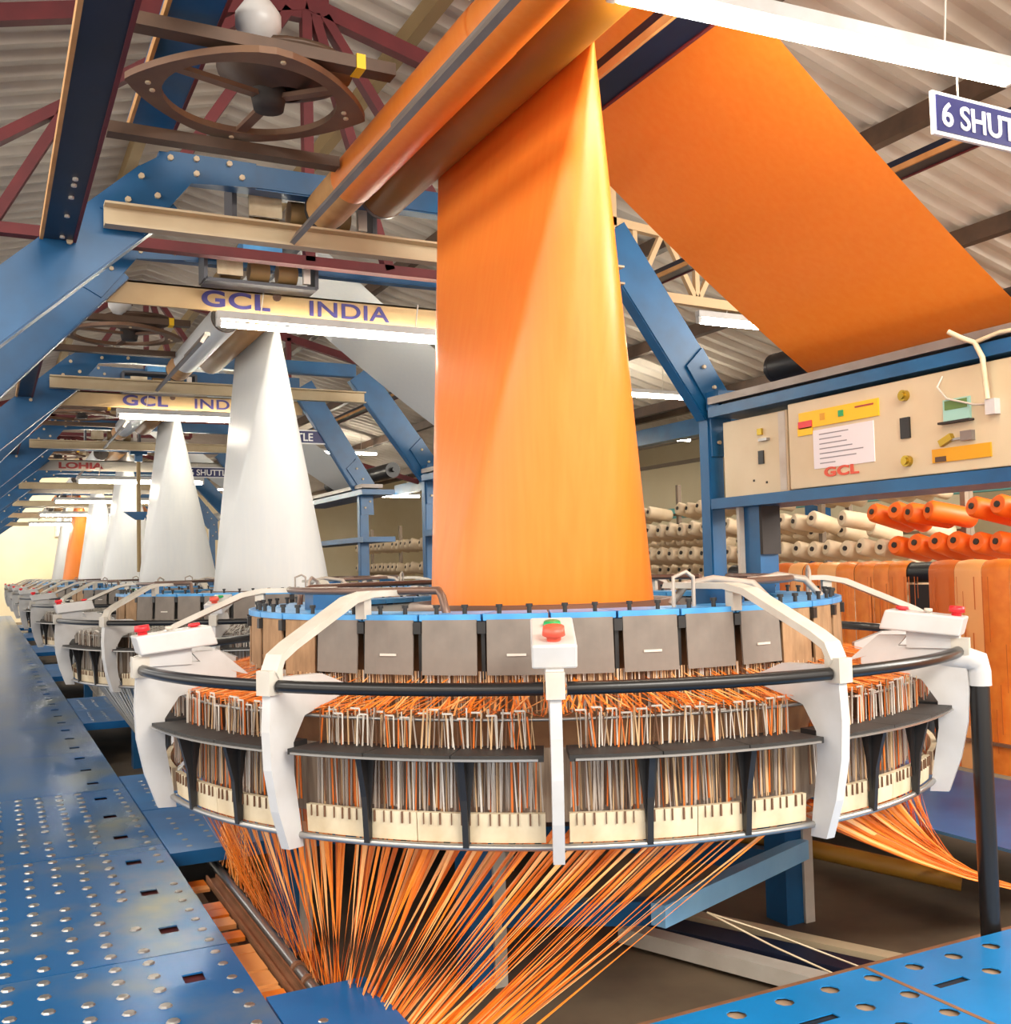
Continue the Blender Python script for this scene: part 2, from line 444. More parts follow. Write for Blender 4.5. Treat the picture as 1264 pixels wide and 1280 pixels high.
# front right perforated plate with round holes and two long slots
pr = thing('perforated_plate', 'bright blue perforated plate in the bottom right corner, with round holes and two long slots', 'floor plate', (0, -1.2, 0))
b = MB()
perforated(b, -.70, 2.38, -.115, 0, .14, .115, 0, .003, .024)
perforated(b, -.70, 2.38, -.225, -.115, .14, .11, 0, .003, .024, fn=lambda x, y, i: (.052, .013) if i % 3 == 1 else None)
for q in range(5): perforated(b, -.70, 2.38, -.34 - .115 * q, -.225 - .115 * q, .14, .115, 0, .003, .024, fn=lambda x, y, i: 'none' if (i + q) % 4 == 3 else None)
b.obj('deck', M['blue_bright'], pr)
MB().bb(-.7, 2.38, -.80, 0, -.02, -.0085).obj('tray', M['tray'], pr)
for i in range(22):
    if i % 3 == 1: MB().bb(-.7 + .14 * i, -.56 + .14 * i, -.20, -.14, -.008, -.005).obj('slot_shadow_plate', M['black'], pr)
MB().bb(-.7, 2.4, -.005, .0, -.06, -.014).obj('lip', M['brown'], pr)
for (x0) in (.235,): MB().bb(x0, x0 + .012, -.85, 0, 0, .0012).obj('seam_strip', M['channel'], pr)

# ================================================================== THE LOOM
ANG0 = -117.5      # the arm that faces the camera
def rz_mesh(name, mats, mb): return mb.mesh(name, mats)
def place(name, me, parent, a): return mo(name, me, parent, rz=R(a))

def build_loom(lite=False):
    L = thing('circular_loom', '', 'loom', (0, 0, 0), 'round looms in a row')
    # blue rim segments on top, their black clips, bolts and hanging curtain mats
    rim = MB().sector(.80, .985, .888, .906, -4.8, 4.8, 4).sector(.972, .992, .890, .906, -4.8, 4.8, 4).mesh('rim_segment', M['blue_lt'])
    clip = MB().box((.985, 0, .872), (.03, .022, .03)).box((.975, 0, .80), (.012, .010, .12)).mesh('clip', M['black'])
    bolt = MB().tube([(.965, 0, .905), (.965, 0, .922)], .006, 6).tube([(.965, 0, .922), (.965, 0, .93)], .009, 6).mesh('bolt', M['black'])
    m_g = MB().sector(.998, 1.002, .752, .892, -4.25, 4.25, 4, r0t=.990, r1t=.996).mesh('curtain_mat', M['matgrey'])
    m_t = MB().sector(.985, .99, .735, .892, -4.3, 4.3, 4, r0t=.982, r1t=.988).mesh('curtain_mat', M['mattan'])
    stitch = MB().sector(1.0005, 1.0035, .800, .806, -1.3, 1.5, 1).mesh('stitch', M['wire_pale'])
    for i in range(36):
        a = ANG0 - 5 + 10 * i
        d = (a - ANG0 + 180) % 360 - 180
        place('rim_segment', rim, L, a)
        g = abs(d) < 37
        mm = place('curtain_mat', m_g if g else m_t, L, a)
        if not lite:
            place('clip', clip, L, a + 5)
            place('bolt', bolt, L, a + 2); place('bolt', bolt, L, a - 2.6)
            if g and i % 2 == 0:
                st = bpy.data.objects.new('stitch', stitch); COL.objects.link(st); st.parent = mm
    MB().lathe([(.38, .878), (.80, .884), (.80, .86), (.38, .86)], (0, 0, 0), 40).obj('table_top', M['table'], L)
    MB().lathe([(.40, .88), (.43, .905), (.46, .905), (.48, .88)], (0, 0, 0), 40).obj('fabric_ring', M['pipe'], L)
    MB().lathe([(.86, .42), (.90, .62), (.93, .72), (.93, .86), (.7, .87)], (0, 0, 0), 48).obj('heald_drum', M['drum'], L)
    MB().lathe([(.5, .30), (.86, .34), (.86, .42), (.5, .44)], (0, 0, 0), 40).obj('base_drum', M['table'], L)
    # heald wires hanging below the mats
    hb = MB()
    n = 300 if lite else 1300
    for i in range(n):
        a = 360 * i / n + random.uniform(-.1, .1); d = (a - ANG0 + 180) % 360 - 180
        r = .985 + random.uniform(-.008, .006); ww = random.uniform(.0016, .0034) * (3 if lite else 1)
        z1 = .76 if abs(d) < 37 else .745
        hb.box((r * Cc(a), r * S(a), (.655 + z1) / 2), (.002, ww, z1 - .655), Matrix.Rotation(R(a), 3, 'Z'), random.choice((0, 0, 1, 2)))
    hb.obj('heald_wires', [M['wire_tan'], M['wire_pale'], M['wire_dark']], L, 'stuff')
    # warp tapes running in from the outer eyes to the healds
    wb = MB(); n = 400 if lite else 1500
    for i in range(n):
        a = 360 * i / n + random.uniform(-.2, .2); a2 = a + random.uniform(-4, 4)
        z0, z1 = .688 + random.uniform(-.012, .008), random.choice((.70, .735, .66)) + random.uniform(-.012, .012)
        ra, rb = 1.205, .965; ww = random.uniform(.0012, .0028) * (2.4 if lite else 1)
        p0 = Vector((ra * Cc(a), ra * S(a), z0)); p1 = Vector((rb * Cc(a2), rb * S(a2), z1)); tq = Vector((-S(a), Cc(a), 0)) * ww
        wb.add([p0 - tq, p0 + tq, p1 + tq, p1 - tq, p0 - tq + Vector((0, 0, .001)), p0 + tq + Vector((0, 0, .001)), p1 + tq + Vector((0, 0, .001)), p1 - tq + Vector((0, 0, .001))],
               [(0, 1, 2, 3), (4, 7, 6, 5), (0, 3, 7, 4), (1, 5, 6, 2)], random.choice((0, 0, 1, 2)))
    wb.obj('warp_sheet', [M['tape'], M['tape_b'], M['tape_c']], L, 'stuff')
    # outer eye wires (upper loops) and lower wires
    ub = MB(); n = 240 if lite else 1100
    for i in range(n):
        a = 360 * i / n + random.uniform(-.25, .25); d = (a - ANG0) % 30
        if d < 2.2 or d > 27.8: continue
        r = 1.215 + random.uniform(-.012, .02); h = random.uniform(.675, .70); ww = random.uniform(.0015, .004) * (2 if lite else 1); lean = random.uniform(-.006, .006)
        rotm = Matrix.Rotation(R(a), 3, 'Z') @ Matrix.Rotation(random.uniform(-.12, .12), 3, 'X')
        ub.box((r * Cc(a), r * S(a), (.605 + h) / 2), (.002, ww, h - .605), rotm, random.choice((0, 1, 1, 2, 3, 4)))
        if not lite and i % 5 == 0:
            p = Vector((r * Cc(a), r * S(a), h)); tq = Vector((-S(a), Cc(a), 0)) * .012
            ub.beam(p - tq, p + tq, .003, .004, mi=3)
            ub.beam(p + tq, p + tq - Vector((0, 0, h - .61)), .003, .003, (1, 0, 0), mi=3)
    ub.obj('eye_wires', [M['wire_grey'], M['wire_tan'], M['wire_dark'], M['wire_pale'], M['tape_b']], L, 'stuff')
    lb = MB(); n = 400 if lite else 1900
    for i in range(n):
        a = 360 * i / n + random.uniform(-.15, .15); d = (a - ANG0) % 30
        if d < 1.6 or d > 28.4: continue
        r = 1.205 + random.uniform(-.015, .022); ww = random.uniform(.0018, .0055) * (2 if lite else 1); z0 = random.choice((.455, .462, .47))
        rotm = Matrix.Rotation(R(a), 3, 'Z') @ Matrix.Rotation(random.uniform(-.05, .05), 3, 'X')
        lb.box((r * Cc(a), r * S(a), (z0 + .6) / 2), (.002, ww, .6 - z0), rotm, random.choice((0, 0, 0, 1, 1, 2, 3, 4)))
    lb.obj('dropper_wires', [M['wire_grey'], M['wire_tan'], M['wire_dark'], M['wire_pale'], M['tape_b']], L, 'stuff')
    MB().lathe([(1.16, .425), (1.17, .60)], (0, 0, 0), 60).obj('inner_screen', M['screen'], L)
    # charcoal pads with steel edge, brackets, ivory combs
    pad = MB().sector(1.185, 1.315, .594, .608, -4.55, 4.55, 4).mesh('rubber_pad', M['pad'])
    edge = MB().sector(1.315, 1.321, .596, .601, -13.2, 13.2, 10).mesh('edge_rod', M['steel'])
    comb = MB().sector(1.225, 1.245, .400, .466, -6.85, 6.85, 6, r0t=1.235, r1t=1.25).mesh('ivory_comb', M['comb'])
    tee = MB()
    for k in range(13):
        a = -6.2 + 12.4 * k / 12 + random.uniform(-.15, .15)
        tee.box((1.2515 * Cc(a), 1.2515 * S(a), .453), (.004, .0016 + .0012 * (k % 3), .026), Matrix.Rotation(R(a), 3, 'Z'))
    tee = tee.mesh('comb_slots', M['wire_dark'])
    br = MB().prism([(.02, .592), (.085, .592), (.06, .50), (.05, .392), (.035, .392), (.035, .50)], lambda r_, z_, t_: (1.215 + r_, t_, z_), -.007, .007)
    br.prism([(-.024, .592), (.024, .592), (.007, .44), (-.007, .44)], lambda y_, z_, t_: (1.262 + t_ + (.592 - z_) * -.03, y_, z_), -.004, .004)
    br = br.mesh('pad_bracket', M['black'])
    for i in range(12):
        a = ANG0 + 15 + 30 * i
        for k in (-1, 0, 1): place('rubber_pad', pad, L, a + 9.2 * k)
        place('edge_rod', edge, L, a)
        for k in (-1, 1):
            c = place('ivory_comb', comb, L, a + 6.9 * k)
            if not lite:
                q = bpy.data.objects.new('comb_slots', tee); COL.objects.link(q); q.parent = c; q['kind'] = 'stuff'
                place('pad_bracket', br, L, a + (-5.5 if k < 0 else 5.5))
    b = MB(); b.tube([(1.255 * Cc(3 * k), 1.255 * S(3 * k), .392) for k in range(121)], .008, 8, False); b.obj('lower_ring', M['steel'], L)
    b = MB(); b.tube([(1.215 * Cc(3 * k), 1.215 * S(3 * k), .672) for k in range(121)], .004, 6, False); b.obj('eye_ring', M['steel'], L)
    # arms, handrail, boxes, straps
    prof = [(1.325, .775), (1.352, .745), (1.358, .65), (1.352, .56), (1.33, .46), (1.295, .365), (1.245, .362), (1.258, .44), (1.275, .54), (1.276, .615), (1.235, .675), (1.07, .715), (1.07, .733), (1.17, .77)]
    arm = MB().prism(prof, lambda r_, z_, t_: (r_, t_, z_), -.013, .013).mesh('arm', M['white'])
    foot = MB().box((1.341, 0, .765), (.046, .042, .058)).mesh('arm_clamp', M['offwhite'])
    rail = MB().tube([(1.337 * Cc(a_), 1.337 * S(a_), .757) for a_ in [-13.9 + 27.8 * k / 12 for k in range(13)]], .0155, 10).mesh('hand_rail', M['blacktube'])
    # strap: flat bar rising inward from the clamp to the table
    sp = [(1.345, .79), (1.325, .83), (1.28, .855), (1.05, .955), (.98, .968), (.72, .968)]
    def ribbon_poly(p, t=.016):
        return p + [(x_ - .010, z_ - t) for x_, z_ in p[::-1]]
    strap = MB().prism(ribbon_poly(sp), lambda r_, z_, t_: (r_, t_, z_), -.026, .026)
    strap.box((.985, 0, .925), (.03, .03, .06)); strap = strap.mesh('strap', M['offwhite'])
    mount = MB().prism([(1.20, .765), (1.34, .765), (1.34, .81), (1.2, .82)], lambda r_, z_, t_: (r_, t_, z_), -.02, .02).prism(
        [(1.03, .722), (1.17, .765), (1.2, .80), (1.12, .80)], lambda r_, z_, t_: (r_, t_, z_), -.012, .012).mesh('box_mount', M['white'])
    RISE = (.05, .022)
    bxms = [MB().prism([(1.345, .80), (1.36, .853), (1.15, .853 + q_), (1.13, .80 + q_ * .9)], lambda r_, z_, t_: (r_, t_, z_), -.05, .05).mesh('switch_box', M['white']) for q_ in RISE]
    for i in range(12):
        a = ANG0 + 30 * i
        place('arm', arm, L, a); place('arm_clamp', foot, L, a); place('hand_rail', rail, L, a + 15)
        if i % 2:
            if i % 4 == 1 or not lite or True: place('strap', strap, L, a)
        else:
            rise = RISE[0 if i in (0, 6) else 1]; sb = place('switch_box', bxms[0 if i in (0, 6) else 1], L, a); place('box_mount', mount, L, a)
            bv = sb.modifiers.new('bevel', 'BEVEL'); bv.width = .005; bv.segments = 2
            tilt = Matrix.Rotation(math.atan(rise / .21), 3, 'Y')
            def btn(r_, mt, name, rad, hgt):
                r_ -= .042; zc = .853 + (1.36 - r_) * (rise / .21)
                q = MB().lathe([(rad * .62, 0), (rad * .62, hgt * .4), (rad, hgt * .45), (rad * .92, hgt), (.0005, hgt)], (r_, 0, zc - .003), 14, rot=tilt)
                q.obj(name, M[mt], sb)
            if i == 0:
                btn(1.365, 'coral', 'stop_button', .026, .034); btn(1.262, 'green', 'start_button', .021, .014)
            else:
                btn(1.375, 'red', 'stop_button', .022, .03); btn(1.23, 'red', 'jog_button', .018, .014); btn(1.30, 'offwhite', 'start_button', .012, .016)
    if not lite:
        # brown rail pipes above the table
        for (a0, a1, r_, z_) in ((ANG0 - 78, ANG0 - 20, .86, .965), (ANG0 + 42, ANG0 + 120, .84, .965), (ANG0 + 130, ANG0 + 262, .84, .965)):
            pts = [(r_ * Cc(a0 + (a1 - a0) * k / 14), r_ * S(a0 + (a1 - a0) * k / 14), z_) for k in range(15)]
            e = (r_ + .03)
            pts.append((e * Cc(a1 + 1.5), e * S(a1 + 1.5), z_ - .015)); pts.append((e * Cc(a1 + 2.5), e * S(a1 + 2.5), .89))
            MB().tube(pts, .011, 8).obj('guard_pipe', M['pipe'], L)
        for da in (22, 80, 200, 250):
            a = ANG0 + da
            MB().tube([(.9 * Cc(a), .9 * S(a), .9), (.9 * Cc(a), .9 * S(a), .985), (.9 * Cc(a + 2.5), .9 * S(a + 2.5), 1.0), (.9 * Cc(a + 4), .9 * S(a + 4), .985), (.9 * Cc(a + 4), .9 * S(a + 4), .9)], .006, 6).obj('wire_handle', M['wire_grey'], L)
        for da in (30, 64):
            a = ANG0 + da
            MB().tube([(.72 * Cc(a), .72 * S(a), .905), (.74 * Cc(a + 3), .74 * S(a + 3), .96), (.80 * Cc(a + 7), .80 * S(a + 7), .975), (.88 * Cc(a + 12), .88 * S(a + 12), .96), (.93 * Cc(a + 13), .93 * S(a + 13), .905)], .012, 8).obj('lever', M['wire_grey'], L)
        for da in (40, -60, 100):
            a = ANG0 + da
            MB().box((.78 * Cc(a), .78 * S(a), .925), (.12, .08, .06), Matrix.Rotation(R(a), 3, 'Z')).obj('clamp_block', M['blue'], L)
    # legs and under frame
    for (x, y) in ((.84, -.24), (.20, .86), (-.36, -.20), (-.80, .40)):
        q = MB().bb(x - .055, x + .055, y - .055, y + .055, -.26, .36)
        q.obj('support_leg', M['blue'], L)
        MB().bb(x + .02, x + .062, y - .066, y - .055, -.26, .36).obj('leg_flange', M['offwhite'], L)
    MB().beam((.02, -.62, -.0), (.86, -.3, -.0), .05, .065).obj('cross_beam', M['beam_lt'], L)
    MB().beam((-.36, -.2, -.05), (.1, -.55, -.02), .05, .07).obj('cross_beam', M['blue'], L)
    MB().beam((.84, -.24, -.06), (.2, .86, -.06), .05, .08).obj('cross_beam', M['blue'], L)
    return L

loom = build_loom(False)
loom['label'] = 'nearest round loom, filling the foreground with orange tapes'
# black pipe post with white elbow carrying the right arm of the near loom
a60 = ANG0 + 60
ex, ey = 1.33 * Cc(a60), 1.33 * S(a60)
px_, py_ = .765, -1.15
MB().tube([(px_, py_, -.26), (px_, py_, .70)], .027, 14).obj('support_post', M['blacktube'], loom)
MB().tube([(ex - .02, ey + .06, .735), (px_ - .03, py_ + .01, .735), (px_ - .005, py_, .728), (px_, py_, .70), (px_, py_, .66)], .033, 12).obj('elbow', M['white'], loom)

looms = [loom]
for k in range(1, 4):
    c = copy_tree(loom, None, WHITE_MAP, ('support_post', 'elbow'), (0, PITCH * k, 0))
    looms.append(c)
lite = build_loom(True); lite.location = (0, PITCH * 4, 0)
for k in range(4, NLOOM):
    if k == 4:
        mp = WHITE_MAP
        c = copy_tree(lite, None, mp, (), (0, PITCH * 4, 0))
    else: c = copy_tree(lite, None, WHITE_MAP if k != 5 else None, (), (0, PITCH * k, 0))
    looms.append(c)
def kill(o):
    for ch in list(o.children): kill(ch)
    bpy.data.objects.remove(o)
kill(lite)
FABC = ['orange', 'white', 'white', 'white', 'white', 'orange', 'white']
for k, c in enumerate(looms[1:], 1):
    c['label'] = '%s round loom from the camera, weaving a %s fabric tube' % (ORD[k], FABC[k]) if k < NLOOM - 1 else 'farthest round loom at the end of the row'

# ------------------------------------------------------------------ warp tapes below the loom
def ribbon(p0, p1, w0, w1, sag=0, n=3):
    v = []; f = []
    p0, p1 = Vector(p0), Vector(p1)
    for i in range(n + 1):
        t_ = i / n; p = p0.lerp(p1, t_); p.z -= sag * 4 * t_ * (1 - t_); ww = w0.lerp(w1, t_)
        v += [p - ww, p + ww, p + ww + Vector((0, 0, .0012)), p - ww + Vector((0, 0, .0012))]
    for i in range(n):
        q = i * 4
        for k in range(4): f.append((q + k, q + 4 + k, q + 4 + (k + 1) % 4, q + (k + 1) % 4))
    f += [(0, 1, 2, 3), (n * 4 + 3, n * 4 + 2, n * 4 + 1, n * 4)]
    return MB().add(v, f)
wt = thing('warp_tapes', 'fan of orange tapes running from under the near loom down to the left', 'tapes', (0, 0, .2))
wt2 = thing('warp_tapes', 'dense orange tapes swept from under the near loom down to the right', 'tapes', (0, 0, .2))
tm = [M['tape'], M['tape'], M['tape_b'], M['tape_c'], M['tape_c'], M['tape']]
for i in range(285):
    a = 122 + 148 * (i + random.uniform(-.3, .3)) / 284
    a = round(a / 3.0) * 3.0 * .5 + a * .5
    y = -.55 - (.0105 if a > 212 else .019) * (a - 212) + random.uniform(-.03, .03)
    r = 1.13 + random.uniform(-.12, .08)
    hw = random.uniform(.0035, .0095)
    ribbon((r * Cc(a), r * S(a), .40 - .2), (-.93 + random.uniform(-.01, .01), y, -.075 - .2), Vector((-S(a), Cc(a), 0)) * hw, Vector((0, 1, 0)) * hw * 1.1).obj('tape', random.choice(tm), wt)
for i in range(180):
    a = -86 + 140 * (i / 179) ** 1.3 + random.uniform(-.6, .6)
    y = -.84 + .012 * (a + 86) + random.uniform(-.03, .03)
    r = 1.14 + random.uniform(-.05, .06); hw = random.uniform(.006, .014)
    ribbon((r * Cc(a), r * S(a), .40 - .2), (1.40, y, -.1 - .2), Vector((-S(a), Cc(a), 0)) * hw, Vector((0, 1, 0)) * hw * .8, .035, 5).obj('tape', random.choice(tm), wt2)
# loose ends
tag(MB().tube([(.12, -.72, .02), (.25, -.85, -.06), (.42, -1.0, -.15), (.5, -1.1, -.2)], .003, 5).tube([(.12, -.72, .02), (.3, -.8, -.05), (.5, -.92, -.14), (.62, -1.04, -.2)], .003, 5)
    .obj('loose_tape', M['comb']), 'pale loose tape ends trailing over the pit floor', 'tape')
# guide pipe, brown channel and the flat bundles below the walkway edge
g = thing('guide_pipe', 'steel guide pipe beside the walkway edge, under the orange tapes', 'pipe', (-.94, -.3, -.1))
MB().tube([(0, -1.4, 0), (0, 0, 0), (0, 1.55, 0)], .017, 12).obj('pipe', M['steel'], g)
for y in (-.05, .06): MB().tube([(0, y, 0), (0, y + .02, 0)], .024, 12).obj('collar', M['channel'], g)
MB().bb(-.035, .03, -1.1, 1.5, -.16, -.12).obj('bracket_bar', M['channel'], g)
c = MB().bb(-.02, .02, -1.6, 1.12, -.012, .0).bb(-.02, -.014, -1.6, 1.12, 0, .014).bb(.014, .02, -1.6, 1.12, 0, .014).obj('channel_rail', M['channel'])
c.location = (-.982, -.3, -.105); tag(c, 'brown steel channel rail running under the walkway edge', 'rail')
fb = thing('tape_bundles', 'flat orange tape bundles crossing below the walkway edge', 'tapes', (-1.2, -.2, -.105))
yy = -1.0
while yy < 1.02:
    wd = random.uniform(.035, .075)
    if random.random() > .1:
        MB().bb(-.5, .19, yy, yy + wd, -.012, random.uniform(-.004, .004)).obj('tape_bundle', random.choice([M['tape_c'], M['tape'], M['tape_c']]), fb)
    yy += wd + random.uniform(.004, .012)
# ochre pipe and pit frame
q = MB().tube([(.55, .35, .02), (.95, -.2, -.03), (1.28, -.62, -.10)], .032, 10).obj('ochre_pipe', M['yellowpipe'])
tag(q, 'ochre pipe lying below the right hand tapes in the pit', 'pipe')
pf = thing('pit_frame', 'brown angle iron frame of the floor pit beside the perforated plate', 'frame', (0, -1.15, -.1))
MB().bb(-.8, 1.2, -.05, .16, -.03, .0).bb(-.8, 1.2, -.05, -.03, 0, .04).obj('front_rail', M['channel'], pf)
MB().beam((.52, .2, -.12), (.2, 1.0, -.12), .07, .05).obj('side_rail', M['offwhite'], pf)
MB().beam((.66, .22, -.12), (.3, 1.0, -.12), .11, .06).obj('side_rail', M['navy'], pf)
MB().beam((.82, .22, -.12), (.46, 1.0, -.12), .06, .05).obj('side_rail', M['beige'], pf)

# far looms: white tape cones beneath
for k in range(1, 5):
    b = MB()
    for i in range(150):
        a = 95 + 175 * i / 149 + random.uniform(-.6, .6); y = -.4 - .011 * (a - 212); r = 1.15
        rb = ribbon((r * Cc(a), r * S(a), .40), (-.8, y, -.1), Vector((-S(a), Cc(a), 0)) * .008, Vector((0, 1, 0)) * .006, 0, 1)
        b.add(rb.v, rb.f)
    o = b.obj('warp_tapes', WHITE_MAP['orange_tape'], None, 'stuff'); o.location = (0, PITCH * k, 0)
    tag(o, 'white tapes dropping from under the %s loom' % ORD[k], 'tapes')

# ================================================================== OVERHEAD
NIPZ, XN = 2.62, -.10
A_, B_, C_, W_ = (-.205, 2.63, .10), (-.435, 2.56, .088), (.05, 3.14, .06), (1.85, 1.99, .075)
def fabric_tube():
    b = MB(); ring = []
    r, zb, hw = .385, .90, .60
    n = 40; K = 10
    for i in range(n + 1):
        p = i * 180 / n; ring.append(((r * Cc(p), r * S(p)), (XN, hw)))
    for i in range(1, K): ring.append(((-r, 0), (XN, hw - 2 * hw * i / K)))
    for i in range(n + 1):
        p = 180 + i * 180 / n; ring.append(((r * Cc(p), r * S(p)), (XN, -hw)))
    for i in range(1, K): ring.append(((r, 0), (XN, -hw + 2 * hw * i / K)))
    N = len(ring); rows = 24; v = []; f = []
    for j in range(rows + 1):
        t_ = j / rows
        for (p, q) in ring:
            x, y = p[0] + (q[0] - p[0]) * t_, p[1] + (q[1] - p[1]) * t_
            v.append((x, y, zb + (NIPZ - zb) * t_))
    for j in range(rows):
        for i in range(N): f.append((j * N + i, j * N + (i + 1) % N, (j + 1) * N + (i + 1) % N, (j + 1) * N + i))
    b.add(v, f, 0, True)
    return b
def arc(c, a0, a1, n, dr=.004):
    return [(c[0] + (c[2] + dr) * Cc(a0 + (a1 - a0) * i / n), c[1] + (c[2] + dr) * S(a0 + (a1 - a0) * i / n)) for i in range(n + 1)]
def sheet():
    path = [(XN, NIPZ - .03)] + arc(A_, 0, 150, 8) + arc(B_, -40, -235, 12) + arc(C_, 135, 50, 6)
    pA, pB = path[-1], None
    tail = arc(W_, 236, 420, 12)
    for i in range(1, 12):
        t_ = i / 12; x = pA[0] + (tail[0][0] - pA[0]) * t_; z = pA[1] + (tail[0][1] - pA[1]) * t_ - .05 * 4 * t_ * (1 - t_)
        path.append((x, z))
    path += tail
    v = []; f = []; ys = [-.6 + 1.2 * k / 6 for k in range(7)]
    for (x, z) in path:
        for y in ys: v.append((x, y, z))
    n = len(ys)
    for i in range(len(path) - 1):
        for j in range(n - 1): f.append((i * n + j, i * n + j + 1, (i + 1) * n + j + 1, (i + 1) * n + j))
    return MB().add(v, f, 0, True)
me_tube = fabric_tube().mesh('tube', M['orange_fab']); me_sheet = sheet().mesh('flat_sheet', M['orange_fab'])
def fabric(k):
    col = FABC[k]
    lab = {0: 'large orange woven fabric tube rising from the near loom and sheet slanting right',
           5: 'small orange fabric tube at the far end of the row'}.get(k, 'white woven fabric tube rising from the %s loom' % ORD[k])
    t = thing('woven_fabric', lab, 'fabric', (0, PITCH * k, .9), 'woven fabric tubes above the looms')
    mt = M[col + '_fab']
    for nm, me in (('tube', me_tube), ('flat_sheet', me_sheet)):
        o = bpy.data.objects.new(nm, me); COL.objects.link(o); o.parent = t; o.location = (0, 0, -.9)
        sl = o.material_slots[0]; sl.link = 'OBJECT'; sl.material = mt
for k in range(NLOOM): fabric(k)

def roller(name, c, y0, y1, mt, endmt, label, cat='roller', group=None, Y=0):
    t = thing(name, label, cat, (c[0], Y, c[1]), group)
    MB().tube([(0, y0, 0), (0, y1, 0)], c[2], 20).obj('drum', mt, t)
    MB().tube([(0, y0 - .06, 0), (0, y1 + .07, 0)], .025, 10).obj('shaft', endmt, t)
    for y in (y0 + .004, y1 - .004):
        MB().tube([(0, y - .012, 0), (0, y + .012, 0)], c[2] * 1.02, 20).obj('end_ring', endmt, t)
    return t
GR = 'take-up rollers above the looms'
AXZ = 3.2
for k in range(0, NLOOM):
    Y = PITCH * k; q = ORD[k]
    roller('nip_roller', A_, -.97, .97, M['rollgold'], M['pipe'], 'thick brown nip roller right above the %s fabric tube' % q, group=GR, Y=Y)
    gr_ = roller('guide_roller', B_, -1.2 if k == 0 else -.72, 1.05, M['card'], M['core'], 'cardboard covered guide roller left of the nip roller over the %s loom' % q, group=GR, Y=Y)
    MB().tube([(0, -1.19 if k == 0 else -.7, 0), (0, .68, 0)], B_[2] * 1.025, 24, False).obj('fabric_wrap', M[FABC[k] + '_fab'], gr_, label=FABC[k] + ' fabric wound on the roller')
    if k < 3:
        roller('top_roller', C_, -.7, .7, M['greyframe'], M['greyframe'], 'upper turning roller over the %s loom' % q, group=GR, Y=Y)
        roller('winder_roller', W_, -1.2, .86, M['black'], M['black'], 'dark winder roller catching the sheet at the right of the %s loom' % q, group=GR, Y=Y)
    # grey flat bar beside the rollers
    b = MB().beam((0, -1.7 if k == 0 else -.9, 0), (0, .93, 0), .02, .055, (.5, 0, .85)).beam((.02, -1.7 if k == 0 else -.9, .03), (.02, -.2, .03), .03, .02)
    o = b.obj('flat_bar', M['bar']); o.location = (-.60, Y + .02, 2.385); tag(o, 'dull grey flat bar below the guide roller over the %s loom' % q, 'bar', 'flat bars under the rollers')

# --- portal frames of blue channel
def portal(Y, zt, label, bw=.09):
    t = thing('portal_frame', label, 'frame', (0, Y, 0), 'blue portal frames over the looms')
    def chan(name, p0, p1, wdt=.20, dep=.07, mt='blue'):
        b = MB(); p0, p1 = Vector(p0), Vector(p1); d = (p1 - p0).normalized(); nrm = d.cross(Vector((0, 1, 0)))
        b.beam(p0, p1, .012, wdt, nrm)
        for s_ in (-1, 1):
            off = nrm * (wdt / 2) * s_ + Vector((0, dep / 2, 0))
            b.beam(p0 + off, p1 + off, dep, .012, nrm)
        b.obj(name, M[mt], t)
    zt -= .07
    chan('top_beam', (-1.12, 0, zt), (.95, 0, zt), bw)
    chan('left_rafter', (-1.12, 0, zt - .10), (-2.05, 0, 1.70), .21)
    chan('left_post', (-2.05, 0, 1.78), (-2.05, 0, .001), .2)
    chan('right_rafter', (.98, 0, zt - .02), (1.6, 0, 1.80), .2)
    chan('right_post', (1.575, 0, 1.9), (1.575, 0, -.26), .08)
    g = MB().prism([(-1.34, zt - .21), (-1.2, zt - .03), (-1.08, zt + .05), (-.74, zt + .05), (-.74, zt - .05), (-1.0, zt - .07), (-1.18, zt - .30)], lambda x_, z_, t_: (x_, t_, z_), -.02, -.007)
    g = g.obj('gusset', M['blue'], t)
    for (x, z) in ((-1.19, zt - .07), (-1.13, zt - .14), (-1.08, zt + .02), (-.98, zt + .03), (-.98, zt - .03), (-.85, zt + .03), (-.80, zt - .02), (-1.24, zt - .17), (-1.45, zt - .36)):
        MB().tube([(x, -.034, z), (x, -.02, z)], .012, 6).obj('bolt', M['comb'], g)
    g2 = MB().prism([(1.40, 2.0), (1.50, 2.1), (1.66, 1.86), (1.67, 1.55), (1.54, 1.55), (1.535, 1.8)], lambda x_, z_, t_: (x_, t_, z_), -.02, -.007).obj('gusset', M['blue'], t)
    for (x, z) in ((1.5, 2.0), (1.56, 1.9), (1.6, 1.8), (1.63, 1.68), (1.58, 1.62)):
        MB().tube([(x, -.034, z), (x, -.02, z)], .01, 6).obj('bolt', M['comb'], g2)
    return t
def cchannel(Y, z, label, x0=-1.33, x1=1.0):
    b = MB().bb(x0, x1, 0, .01, -.045, .045).bb(x0, x1, -.05, 0, .036, .045).bb(x0, x1, -.05, 0, -.045, -.036)
    o = b.obj('cross_channel', M['beige']); o.location = (0, Y, z); tag(o, label, 'beam', 'beige channels under the portals')
txt = {}
